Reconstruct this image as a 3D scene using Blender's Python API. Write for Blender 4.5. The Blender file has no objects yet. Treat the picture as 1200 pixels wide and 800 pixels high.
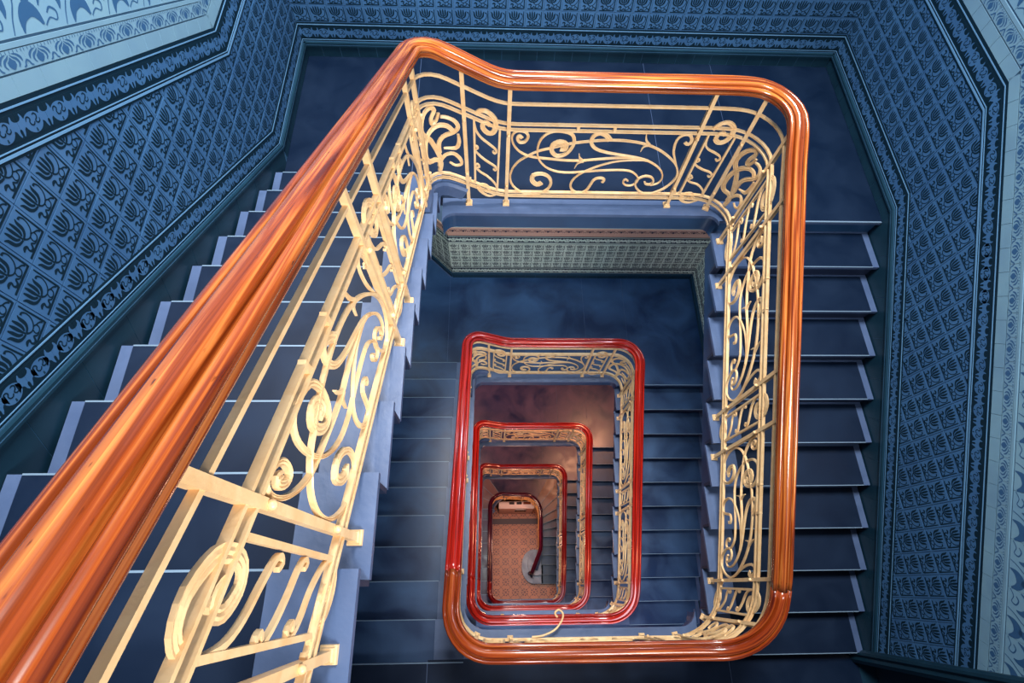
import bpy, math, random
from mathutils import Vector, Matrix
random.seed(7)
sc = bpy.context.scene
COL = sc.collection

# ------------------------------------------------------------------ camera
cd = bpy.data.cameras.new('camera'); cam = bpy.data.objects.new('camera', cd); COL.objects.link(cam)
cam.location = (-.3227, -2.679, 3.4896); cam.rotation_euler = (.429, -.0339, -.0128)
cd.sensor_width = 36; cd.lens = 626.48 / 1200 * 36; cd.clip_start = .05; cd.clip_end = 100
sc.camera = cam

# ------------------------------------------------------------------ world, lights, exposure
w = bpy.data.worlds.new('world'); sc.world = w; w.use_nodes = True
w.node_tree.nodes['Background'].inputs[0].default_value = (.55, .72, 1, 1)
w.node_tree.nodes['Background'].inputs[1].default_value = .10
sc.view_settings.view_transform = 'Standard'; sc.view_settings.look = 'None'
sc.view_settings.exposure = -.18; sc.view_settings.gamma = 1

def area(name, loc, size, power, color, target, sy=None):
    l = bpy.data.lights.new(name, 'AREA'); l.energy = power; l.color = color
    l.shape = 'RECTANGLE'; l.size = size; l.size_y = sy or size
    o = bpy.data.objects.new(name, l); COL.objects.link(o); o.location = loc
    o.rotation_euler = (Vector(target) - Vector(loc)).to_track_quat('-Z', 'Y').to_euler()
    return o
def point(name, loc, power, color, r=.08):
    l = bpy.data.lights.new(name, 'POINT'); l.energy = power; l.color = color; l.shadow_soft_size = r
    o = bpy.data.objects.new(name, l); COL.objects.link(o); o.location = loc
    return o
area('skylight', (-.3, .3, 7.6), 2.4, 520, (1, .98, .94), (-.2, -.3, 0), 2.0).data.spread = math.radians(95)
area('stair_fill', (1.9, -5.0, 4.4), 1.8, 130, (1, .96, .92), (-.7, .1, .4), 1.4).data.spread = math.radians(75)  # added unseen fill from behind, brightens the far railing and treads
point('landing_light', (1.7, 1.0, -.8), 75, (.80, .92, 1), .15)  # cool fill added under the top landing to brighten the second floor
point('landing_light', (-.4, 1.1, -.8), 75, (.80, .92, 1), .15)  # its left-hand partner, likewise an added fill
# added unseen fill lights behind each lower landing, brightening the well
for k, pw in ((1, 120), (2, 70), (3, 40)):
    area('corridor_fill', (.4, -4.9, -1.87 - 3.91 * k + 1.9), 2.6, pw, (.75, .86, 1), (.4, 0, -1.87 - 3.91 * k + .1), 1.4)
area('passage_light', (-1.9, 1.2, -3.91 + 2.2), 1.2, 16, (.85, 1, .97), (1, 1.6, -3.91), 1.2)  # unseen area light by the left wall, aimed across the second landing
# warm landing lamps on the walls of the lower floors
for zc, pw in ((-4.55, 330), (-8.46, 330), (-12.37, 240)):
    point('landing_light', (2.3, .95, zc), pw, (1, .43, .22), .2)
    point('landing_light', (-1.2, .9, zc), pw*.45, (1, .46, .38), .2)
for zc, pw in ((-2.5, 80), (-6.4, 110), (-10.3, 90)):
    point('landing_light', (1.9, -4.3, zc), pw, (1, .38, .18), .15)
point('hall_lamp', (.5, -1.4, -17.68 + 2.9), 90, (1, .55, .36), .2)

# ------------------------------------------------------------------ materials
def mat(name, col, rough=.5, metal=0, spec=.5, noise=None, coat=0, bump=None):
    m = bpy.data.materials.new(name); m.use_nodes = True; nt = m.node_tree; b = nt.nodes['Principled BSDF']
    b.inputs['Base Color'].default_value = (*col, 1); b.inputs['Roughness'].default_value = rough
    b.inputs['Metallic'].default_value = metal; b.inputs['Specular IOR Level'].default_value = spec
    b.inputs['Coat Weight'].default_value = coat; b.inputs['Coat Roughness'].default_value = .12
    if noise:
        col2, scale = noise[0], noise[1]
        tc = nt.nodes.new('ShaderNodeTexCoord'); n = nt.nodes.new('ShaderNodeTexNoise')
        geo = nt.nodes.new('ShaderNodeNewGeometry')
        n.inputs['Scale'].default_value = scale; n.inputs['Detail'].default_value = 5
        n.inputs['Distortion'].default_value = .6
        nt.links.new(geo.outputs['Position'], n.inputs['Vector'])
        cr = nt.nodes.new('ShaderNodeValToRGB'); cr.color_ramp.elements[0].position = .35; cr.color_ramp.elements[1].position = .68
        cr.color_ramp.elements[0].color = (*col, 1); cr.color_ramp.elements[1].color = (*col2, 1)
        nt.links.new(n.outputs['Fac'], cr.inputs[0]); nt.links.new(cr.outputs[0], b.inputs['Base Color'])
        if len(noise) > 2:
            mr = nt.nodes.new('ShaderNodeMapRange'); mr.inputs['From Min'].default_value = .3; mr.inputs['From Max'].default_value = .7
            mr.inputs['To Min'].default_value = noise[2]; mr.inputs['To Max'].default_value = noise[3]
            nt.links.new(n.outputs['Fac'], mr.inputs['Value']); nt.links.new(mr.outputs[0], b.inputs['Roughness'])
    if bump:
        n2 = nt.nodes.new('ShaderNodeTexNoise'); n2.inputs['Scale'].default_value = bump[0]; n2.inputs['Detail'].default_value = 4
        g2 = nt.nodes.new('ShaderNodeNewGeometry'); nt.links.new(g2.outputs['Position'], n2.inputs['Vector'])
        bp = nt.nodes.new('ShaderNodeBump'); bp.inputs['Strength'].default_value = bump[1]; bp.inputs['Distance'].default_value = .004
        nt.links.new(n2.outputs['Fac'], bp.inputs['Height']); nt.links.new(bp.outputs[0], b.inputs['Normal'])
    return m

def wood(name, dark, mid, light, rough=.22):
    m = bpy.data.materials.new(name); m.use_nodes = True; nt = m.node_tree; b = nt.nodes['Principled BSDF']; L = nt.links.new
    uv = nt.nodes.new('ShaderNodeUVMap'); uv.uv_map = 'UVMap'
    mp = nt.nodes.new('ShaderNodeMapping'); mp.inputs['Scale'].default_value = (1.6, 60, 1)
    L(uv.outputs[0], mp.inputs[0])
    n = nt.nodes.new('ShaderNodeTexNoise'); n.inputs['Scale'].default_value = 1; n.inputs['Detail'].default_value = 6; n.inputs['Distortion'].default_value = .8
    L(mp.outputs[0], n.inputs['Vector'])
    cr = nt.nodes.new('ShaderNodeValToRGB'); e = cr.color_ramp.elements
    e[0].position = .33; e[0].color = (*dark, 1); e[1].position = .72; e[1].color = (*light, 1)
    k = e.new(.5); k.color = (*mid, 1)
    L(n.outputs['Fac'], cr.inputs[0])
    # small dark nicks in the varnish
    mp2 = nt.nodes.new('ShaderNodeMapping'); mp2.inputs['Scale'].default_value = (22, 90, 1); L(uv.outputs[0], mp2.inputs[0])
    n2 = nt.nodes.new('ShaderNodeTexNoise'); n2.inputs['Scale'].default_value = 1; n2.inputs['Detail'].default_value = 3; L(mp2.outputs[0], n2.inputs['Vector'])
    c2 = nt.nodes.new('ShaderNodeValToRGB'); c2.color_ramp.elements[0].position = .24; c2.color_ramp.elements[0].color = (.25, .18, .15, 1)
    c2.color_ramp.elements[1].position = .32; c2.color_ramp.elements[1].color = (1, 1, 1, 1); L(n2.outputs['Fac'], c2.inputs[0])
    mx = nt.nodes.new('ShaderNodeMix'); mx.data_type = 'RGBA'; mx.blend_type = 'MULTIPLY'; mx.inputs[0].default_value = 1
    L(cr.outputs[0], mx.inputs[6]); L(c2.outputs[0], mx.inputs[7]); L(mx.outputs[2], b.inputs['Base Color'])
    b.inputs['Roughness'].default_value = rough; b.inputs['Coat Weight'].default_value = .6; b.inputs['Coat Roughness'].default_value = .1
    return m

M = {}
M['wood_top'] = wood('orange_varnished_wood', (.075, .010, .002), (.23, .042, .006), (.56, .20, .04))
M['wood_mid'] = wood('wood_lit_red_orange', (.075, .007, .002), (.24, .032, .005), (.46, .12, .02))  # one wood throughout; redder light further down put into these colours
M['wood_red'] = wood('wood_lit_red', (.10, .002, .002), (.33, .009, .004), (.50, .024, .008))
M['wood_deep'] = wood('wood_shaded_deep_red', (.06, .002, .003), (.20, .005, .006), (.30, .010, .010))
M['wood_dark'] = wood('wood_shaded_dark_red', (.018, .002, .008), (.06, .003, .015), (.12, .006, .02))  # same wood, shade at the lowest loop put into the colour
M['iron'] = mat('cream_painted_iron', (.78, .55, .30), .40, noise=((.70, .44, .21), 14), bump=(90, .25))
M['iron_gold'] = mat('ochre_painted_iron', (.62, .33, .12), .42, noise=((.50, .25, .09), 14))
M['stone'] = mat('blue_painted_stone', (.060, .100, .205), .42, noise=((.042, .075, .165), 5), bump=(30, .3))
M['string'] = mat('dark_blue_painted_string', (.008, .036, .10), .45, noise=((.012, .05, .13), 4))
M['lino'] = mat('navy_linoleum', (.002, .008, .025), .42, spec=.18, noise=((.004, .013, .036), 3.2, .38, .52))
M['lino_sheen'] = mat('navy_linoleum_sheen', (.003, .018, .065), .38, spec=.45, noise=((.022, .070, .17), 1.8, .30, .50))  # cloudy sheen of reflected light painted in as lighter noise
M['lino_warm'] = mat('navy_linoleum_warm_lit', (.014, .018, .070), .34, spec=.6, noise=((.070, .045, .11), 2.6, .28, .48))  # same navy linoleum, warm lamp tint put into the noise colour
M['lino_warm_brown'] = mat('linoleum_warm_lit_brown', (.12, .07, .08), .4, spec=.5, noise=((.20, .10, .09), 2.4, .3, .5))  # same linoleum, brown of the warm lamplight put into its colour
M['edge'] = mat('worn_pale_nosing_edge', (.13, .20, .29), .4)
M['riser'] = mat('dark_blue_riser', (.008, .016, .045), .5)
M['grout'] = mat('blue_grey_grout', (.045, .115, .20), .6)
M['tile'] = mat('blue_glazed_tile', (.046, .135, .295), .28, noise=((.036, .108, .25), 3))
M['tile_ink'] = mat('dark_teal_glaze', (.003, .016, .032), .45, spec=.2)
M['teal'] = mat('dark_teal_plain_tile', (.005, .024, .046), .4, spec=.25, noise=((.008, .034, .062), 3))
M['teal_line'] = mat('pale_blue_line_glaze', (.11, .26, .47), .3)
M['mould_line'] = mat('dull_blue_moulding_glaze', (.035, .10, .19), .25)
M['plain'] = mat('pale_blue_plain_tile', (.17, .32, .44), .35, noise=((.14, .27, .40), 3))
M['field'] = mat('pale_blue_field_tile', (.19, .35, .46), .35, noise=((.15, .30, .45), 3))
M['field_ink'] = mat('mid_blue_field_glaze', (.028, .095, .22), .4)
M['l_tile'] = mat('warm_lit_tile', (.52, .61, .55), .3, noise=((.42, .52, .47), 3))  # second-floor tile set: warmer light there put into these colours
M['l_ink'] = mat('warm_lit_ink_glaze', (.008, .014, .035), .5, spec=.2)
M['l_grout'] = mat('warm_lit_grout', (.20, .26, .24), .6)
M['l_plain'] = mat('warm_lit_plain_tile', (.42, .25, .20), .35)  # buff of the warm light put into the plain tile colour
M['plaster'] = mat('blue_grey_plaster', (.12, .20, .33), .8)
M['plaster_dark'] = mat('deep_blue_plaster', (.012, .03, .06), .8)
M['pink'] = mat('pink_buff_laminate', (.62, .32, .25), .5)
M['pink_top'] = mat('pale_pink_top', (.75, .58, .55), .5)
M['black'] = mat('dark_opening', (.01, .01, .02), .6)
M['paper'] = mat('white_paper', (.8, .8, .85), .7)
M['marble'] = mat('veined_blue_grey_stone', (.28, .33, .45), .35, noise=((.12, .12, .22), 2.5))

def ground_mat():
    m = bpy.data.materials.new('terracotta_mosaic_floor'); m.use_nodes = True; nt = m.node_tree; b = nt.nodes['Principled BSDF']; L = nt.links.new
    g = nt.nodes.new('ShaderNodeNewGeometry'); sp = nt.nodes.new('ShaderNodeSeparateXYZ'); L(g.outputs['Position'], sp.inputs[0])
    def math_(op, a, bb=None, c=None):
        n = nt.nodes.new('ShaderNodeMath'); n.operation = op
        for i, v in enumerate((a, bb, c)):
            if v is None: continue
            if isinstance(v, (int, float)): n.inputs[i].default_value = v
            else: L(v, n.inputs[i])
        return n.outputs[0]
    P = .34
    fx = math_('SUBTRACT', math_('FRACT', math_('DIVIDE', sp.outputs[0], P)), .5)
    fy = math_('SUBTRACT', math_('FRACT', math_('DIVIDE', sp.outputs[1], P)), .5)
    r = math_('SQRT', math_('ADD', math_('MULTIPLY', fx, fx), math_('MULTIPLY', fy, fy)))
    ring = math_('GREATER_THAN', math_('SINE', math_('MULTIPLY', r, 26)), .1)
    ang = math_('ARCTAN2', fy, fx)
    pet = math_('GREATER_THAN', math_('SINE', math_('MULTIPLY', ang, 8)), -.2)
    a = math_('MULTIPLY', ring, pet)
    x2 = math_('GREATER_THAN', math_('ABSOLUTE', math_('SUBTRACT', math_('ABSOLUTE', fx), math_('ABSOLUTE', fy))), .04)
    dark = math_('MULTIPLY', a, math_('LESS_THAN', r, .45))
    diag = math_('SUBTRACT', 1, x2)
    tot = math_('MINIMUM', math_('ADD', dark, math_('MULTIPLY', diag, .6)), 1)
    edge = math_('GREATER_THAN', math_('ABSOLUTE', math_('SUBTRACT', sp.outputs[1], -.47)), .10)
    mx = nt.nodes.new('ShaderNodeMix'); mx.data_type = 'RGBA'; L(tot, mx.inputs[0])
    mx.inputs[6].default_value = (.62, .24, .14, 1); mx.inputs[7].default_value = (.16, .06, .07, 1)
    m2 = nt.nodes.new('ShaderNodeMix'); m2.data_type = 'RGBA'; L(edge, m2.inputs[0])
    m2.inputs[6].default_value = (.09, .04, .05, 1); L(mx.outputs[2], m2.inputs[7])
    L(m2.outputs[2], b.inputs['Base Color']); b.inputs['Roughness'].default_value = .45
    return m
M['ground'] = ground_mat()

# ------------------------------------------------------------------ helpers
class MB:
    def __init__(s): s.v = []; s.f = []; s.m = []; s.uv = None
    def quadbox(s, lo, hi, mi=0):
        x0, y0, z0 = lo; x1, y1, z1 = hi; n = len(s.v)
        s.v += [(x0,y0,z0),(x1,y0,z0),(x1,y1,z0),(x0,y1,z0),(x0,y0,z1),(x1,y0,z1),(x1,y1,z1),(x0,y1,z1)]
        s.f += [tuple(n+i for i in q) for q in ((0,3,2,1),(4,5,6,7),(0,1,5,4),(1,2,6,5),(2,3,7,6),(3,0,4,7))]; s.m += [mi]*6
        return s
    def prism(s, pts, z0, z1, mi=0, mtop=None):   # polygon (ccw seen from +z) extruded
        n = len(s.v); k = len(pts)
        s.v += [(p[0], p[1], z0) for p in pts] + [(p[0], p[1], z1) for p in pts]
        s.f += [tuple(n+i for i in reversed(range(k))), tuple(n+k+i for i in range(k))]; s.m += [mi, mi if mtop is None else mtop]
        for i in range(k):
            j = (i+1) % k; s.f.append((n+i, n+j, n+k+j, n+k+i)); s.m.append(mi)
        return s
    def faces(s, vs, fs, mi=0):
        n = len(s.v); s.v += [tuple(v) for v in vs]; s.f += [tuple(n+i for i in f) for f in fs]; s.m += [mi]*len(fs); return s
    def mesh(s, name, mats):
        me = bpy.data.meshes.new(name); me.from_pydata(s.v, [], s.f)
        for mm in mats: me.materials.append(M[mm])
        if len(mats) > 1: me.polygons.foreach_set('material_index', s.m)
        me.update(); return me

def link(name, data, parent=None, mx=None):
    o = bpy.data.objects.new(name, data); COL.objects.link(o)
    if parent is not None: o.parent = parent
    if mx is not None: o.matrix_local = mx
    return o
def tag(o, label=None, cat=None, group=None, kind=None):
    for k, v in (('label', label), ('category', cat), ('group', group), ('kind', kind)):
        if v: o[k] = v
    return o
def thing(name, label, cat, loc=(0, 0, 0), group=None, kind=None):
    o = link(name, None); o.location = loc; o.empty_display_size = .1
    return tag(o, label, cat, group, kind)
def box(name, lo, hi, m, parent=None, bevel=0):
    c = [(lo[i]+hi[i])/2 for i in range(3)]
    mb = MB().quadbox([lo[i]-c[i] for i in range(3)], [hi[i]-c[i] for i in range(3)])
    o = link(name, mb.mesh(name, [m]), parent)
    off = parent_off(parent); o.location = [c[i]-off[i] for i in range(3)]
    if bevel:
        b = o.modifiers.new('b', 'BEVEL'); b.width = bevel; b.segments = 2
    return o
def parent_off(p):
    v = Vector((0, 0, 0))
    while p is not None: v += p.location; p = p.parent
    return v
def build(mb, name, mats, parent=None, smooth=False):
    off = parent_off(parent)
    mb.v = [(x-off.x, y-off.y, z-off.z) for x, y, z in mb.v]
    me = mb.mesh(name, mats)
    if smooth:
        me.polygons.foreach_set('use_smooth', [True]*len(me.polygons))
    return link(name, me, parent)

def crom(pts, n=5):   # catmull-rom through points of any dimension
    out = []; k = len(pts)
    if k < 3: return [tuple(p) for p in pts]
    for i in range(k-1):
        p0 = pts[max(i-1, 0)]; p1 = pts[i]; p2 = pts[i+1]; p3 = pts[min(i+2, k-1)]
        for t in range(n):
            t /= n
            out.append(tuple(.5*((2*b)+(-a+c)*t+(2*a-5*b+4*c-d)*t*t+(-a+3*b-3*c+d)*t**3) for a, b, c, d in zip(p0, p1, p2, p3)))
    out.append(tuple(pts[-1])); return out

# ------------------------------------------------------------------ dimensions
R_, G_, H_ = .17, .324, 3.91
XWL, XWR = -2.06, 2.90          # side walls
YB = 1.85                       # back wall
YN = -5.2                       # end of the near landings
def zF(i): return -H_*(i-1)
def zN(i): return -H_*(i-1) - 11*R_
def pitchL(Y): return .318 - .525*Y
def pitchR(Y): return .525*Y

# ------------------------------------------------------------------ walls with tiled dado
class Wall:
    def __init__(s, name, O, ex, kind, z0, label, fs=1.06):
        s.fs = fs
        s.O = Vector(O); s.ex = Vector(ex); s.n = s.ex.cross(Vector((0, 0, 1))); s.kind = kind; s.z0 = z0
        s.name = name; s.label = label
    def p(s, u): return {'L': pitchL(u), 'R': pitchR(-u), 'F': -99}[s.kind]
    def lev(s, u, h):
        if s.kind == 'L': return max(s.fs*h, s.p(u)+h)
        if s.kind == 'R': return min(s.fs*h, s.p(u)+h)
        return s.fs*h
    def brk(s, h): return {'L': (.318-(s.fs-1)*h)/.525, 'R': -((s.fs-1)*h)/.525, 'F': None}[s.kind]
    def hh(s, u, z):
        if s.kind == 'L': return min(z/s.fs, z-s.p(u))
        if s.kind == 'R': return max(z/s.fs, z-s.p(u))
        return z/s.fs
    def P(s, u, z, d=0): return s.O + s.ex*u + Vector((0, 0, s.z0+z)) + s.n*d

def strip(W, name, u0, u1, ha, hb, d0, d1, m, root, low=None):
    """band between two level curves, mitred where the slope meets the landing"""
    def us(h):
        b = W.brk(h)
        return [u0, u1] if b is None or not (u0 < b < u1) else [u0, b, u1]
    A = us(ha); B = us(hb)
    if len(A) != len(B): A = B = [u0, u1]
    mb = MB(); vs = []
    for a, b in zip(A, B):
        za = W.lev(a, ha) + (low or 0); zb = W.lev(b, hb)
        vs += [W.P(a, za, d0), W.P(b, zb, d0), W.P(b, zb, d1), W.P(a, za, d1)]
    fs = []
    for i in range(len(A)-1):
        q = 4*i
        for a, b in ((0, 1), (1, 2), (2, 3), (3, 0)): fs.append((q+b, q+a, q+4+a, q+4+b))
    fs += [(0, 1, 2, 3), tuple(4*(len(A)-1)+i for i in (3, 2, 1, 0))]
    mb.faces(vs, fs); return build(mb, name, [m], root)

def ribbon2d(mb, pts, z, mi, n=4):
    """flat ornament stroke; pts = (x, y, width)"""
    c = crom(pts, n); vs = []
    for i, (x, y, wd) in enumerate(c):
        a = c[max(i-1, 0)]; b = c[min(i+1, len(c)-1)]
        dx, dy = b[0]-a[0], b[1]-a[1]; l = math.hypot(dx, dy) or 1
        nx, ny = -dy/l*wd/2, dx/l*wd/2
        vs += [(x-nx, y-ny, z), (x+nx, y+ny, z)]
    mb.faces(vs, [(2*i+1, 2*i, 2*i+2, 2*i+3) for i in range(len(c)-1)], mi)
def scaled(pts, s, ox=-.5, oy=-.5): return [((p[0]+ox)*s, (p[1]+oy)*s, p[2]*s) for p in pts]

def tulip_mesh(name, mats, S=.155):
    mb = MB(); g = .0022; e = S/2-g
    mb.quadbox((-e, -e, 0), (e, e, .006), 0)
    z = .0068
    st = [
        [(.90, .93, .035), (.90, .10, .05)], [(.92, .09, .05), (.10, .09, .05)],
        [(.07, .86, .02), (.125, .78, .06), (.14, .67, .075), (.165, .57, .07), (.25, .49, .055), (.38, .455, .04)],
        [(.24, .93, .03), (.255, .82, .065), (.262, .69, .072), (.285, .60, .06), (.35, .53, .04)],
        [(.38, .95, .03), (.385, .82, .068), (.388, .67, .068), (.395, .54, .04), (.40, .46, .04)],
        [(.51, .93, .03), (.515, .82, .065), (.51, .69, .072), (.49, .60, .06), (.44, .53, .04)],
        [(.69, .86, .02), (.645, .78, .06), (.63, .67, .075), (.605, .57, .07), (.53, .49, .055), (.42, .455, .04)],
        [(.41, .46, .05), (.47, .37, .035), (.57, .33, .03), (.70, .38, .03), (.80, .50, .03), (.84, .66, .03), (.80, .78, .045), (.73, .78, .06)],
        [(.57, .33, .03), (.53, .22, .03), (.60, .15, .03), (.70, .19, .03), (.72, .30, .03), (.63, .36, .03)],
        [(.72, .30, .03), (.82, .24, .035), (.86, .16, .04)],
        [(.60, .15, .03), (.50, .16, .035), (.44, .24, .04), (.38, .16, .05), (.30, .14, .06), (.26, .22, .04), (.30, .30, .05), (.22, .34, .07), (.14, .30, .03)],
    ]
    for s_ in st: ribbon2d(mb, scaled([(a, b, c*1.22) for a, b, c in s_], S), z, 1, 3)
    return mb.mesh(name, mats)
def frieze_mesh(name, mats, L=.15, Wd=.10):
    mb = MB(); mb.quadbox((-L/2+.001, -Wd/2, 0), (L/2-.001, Wd/2, .008), 0); z = .0088
    def poly(pts, mi): mb.faces([(p[0]*L, p[1]*Wd, z if mi == 1 else z+.0006) for p in pts], [tuple(range(len(pts)))], mi)
    out = []
    for k in range(24):
        a = 2*math.pi*k/24; out.append((.31*math.cos(a), (.46 if math.sin(a) < 0 else .36)*math.sin(a)+.0))
    poly(out, 1)
    half_ = [(.18, .24), (.24, .15), (.275, .20), (.295, .32), (.345, .44), (.365, .40), (.36, .28), (.40, .20), (.45, .17), (.5, .16)]
    half_ += [(.5, -.13), (.47, -.15), (.455, -.24), (.465, -.40), (.44, -.43), (.395, -.32), (.365, -.18), (.32, -.12), (.25, -.16), (.18, -.30)]
    for sgn in (-1, 1):
        poly([(sgn*x, y) for x, y in (half_[::-1] if sgn > 0 else half_)], 1)
    for q in (((-.24, .05, .03), (-.20, .18, .055), (-.13, .20, .06), (-.09, .10, .06), (-.13, .0, .055), (-.10, -.12, .06), (-.02, -.14, .055), (.03, -.04, .05)),
              ((.03, .22, .04), (.09, .26, .06), (.15, .18, .06), (.13, .06, .06), (.07, -.02, .055), (.12, -.12, .06), (.20, -.08, .05), (.22, .04, .03))):
        ribbon2d(mb, [(x*L, y*Wd, wd*Wd) for x, y, wd in q], z+.0008, 0, 3)
    poly([(-.03, -.42), (.03, -.42), (.02, -.28), (-.02, -.28)], 2)
    return mb.mesh(name, mats)
def onion_mesh(name, mats, L=.15, Wd=.075):
    mb = MB(); mb.quadbox((-L/2+.001, -Wd/2, 0), (L/2-.001, Wd/2, .008), 0); z = .0088
    mb.faces([(x*L, y*Wd, z) for x, y in ((0, .22), (-.05, .08), (-.13, -.04), (-.13, -.2), (-.06, -.36), (0, -.42), (.06, -.36), (.13, -.2), (.13, -.04), (.05, .08))], [tuple(range(10))], 1)
    for s_ in (-1, 1):
        ribbon2d(mb, [(s_*x*L, y*Wd, wd*Wd) for x, y, wd in ((.02, .30, .03), (.10, .16, .1), (.20, .04, .14), (.24, -.16, .12), (.18, -.34, .06))], z, 1, 3)
        ribbon2d(mb, [(s_*x*L, y*Wd, wd*Wd) for x, y, wd in ((.10, .34, .03), (.24, .26, .1), (.34, .08, .14), (.36, -.1, .06))], z, 1, 3)
        ribbon2d(mb, [(s_*x*L, y*Wd, wd*Wd) for x, y, wd in ((.5, -.1, .1), (.44, -.2, .1), (.40, -.36, .1), (.33, -.42, .06))], z, 1, 3)
    for k in range(8):
        x = (-.45+.9*k/7)*L; mb.faces([(x-.002, .34*Wd, z), (x+.002, .34*Wd, z), (x+.002, .48*Wd, z), (x-.002, .48*Wd, z)], [(0, 1, 2, 3)], 1)
    return mb.mesh(name, mats)
def scroll_tile_mesh(name, mats, S=.31):
    mb = MB(); e = S/2-.001; mb.quadbox((-e, -e, 0), (e, e, .006), 0); z = .0068
    st = [
        [(.02, .30, .02), (.12, .48, .10), (.24, .58, .22), (.36, .50, .20), (.42, .34, .10), (.40, .22, .02)],
        [(.24, .60, .10), (.30, .78, .16), (.44, .88, .10), (.56, .98, .02)],
        [(.60, .02, .02), (.66, .18, .12), (.80, .28, .20), (.92, .22, .14), (.99, .08, .04)],
        [(.80, .30, .10), (.86, .46, .14), (.98, .56, .04)],
        [(.42, .02, .015), (.50, .20, .02), (.62, .40, .02), (.60, .58, .025), (.48, .62, .03), (.42, .54, .03), (.50, .46, .03), (.56, .52, .02)],
        [(.62, .40, .02), (.74, .52, .02), (.90, .62, .02), (.92, .76, .03), (.80, .84, .03), (.70, .76, .03), (.76, .68, .05), (.82, .74, .03)],
        [(.02, .98, .02), (.10, .84, .03), (.06, .70, .03), (.14, .66, .03), (.20, .74, .02)],
        [(.70, .98, .02), (.64, .86, .03), (.56, .74, .02), (.60, .58, .015)],
        [(.02, .06, .02), (.14, .14, .02), (.26, .10, .02), (.30, .20, .03), (.20, .26, .03), (.12, .20, .02)],
    ]
    for s_ in st: ribbon2d(mb, scaled(s_, S), z, 1, 4)
    return mb.mesh(name, mats)
def plain_mesh(name, mats, L, Wd, t=.008):
    return MB().quadbox((-L/2, -Wd/2, 0), (L/2, Wd/2, t)).mesh(name, mats)

TB = dict(tul=tulip_mesh('tulip_tile', ['tile', 'tile_ink']), fr=frieze_mesh('frieze_tile', ['tile_ink', 'tile', 'teal']),
          on=onion_mesh('leaf_tile', ['plain', 'field_ink']), sc=scroll_tile_mesh('scroll_tile', ['field', 'field_ink']),
          pl=plain_mesh('plain_tile', ['plain'], .148, .077))
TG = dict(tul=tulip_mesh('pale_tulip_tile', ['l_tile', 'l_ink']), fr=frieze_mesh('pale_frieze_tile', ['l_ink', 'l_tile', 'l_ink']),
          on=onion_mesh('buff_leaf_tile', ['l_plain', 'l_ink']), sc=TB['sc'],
          pl=plain_mesh('buff_plain_tile', ['l_plain'], .148, .077))

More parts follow.
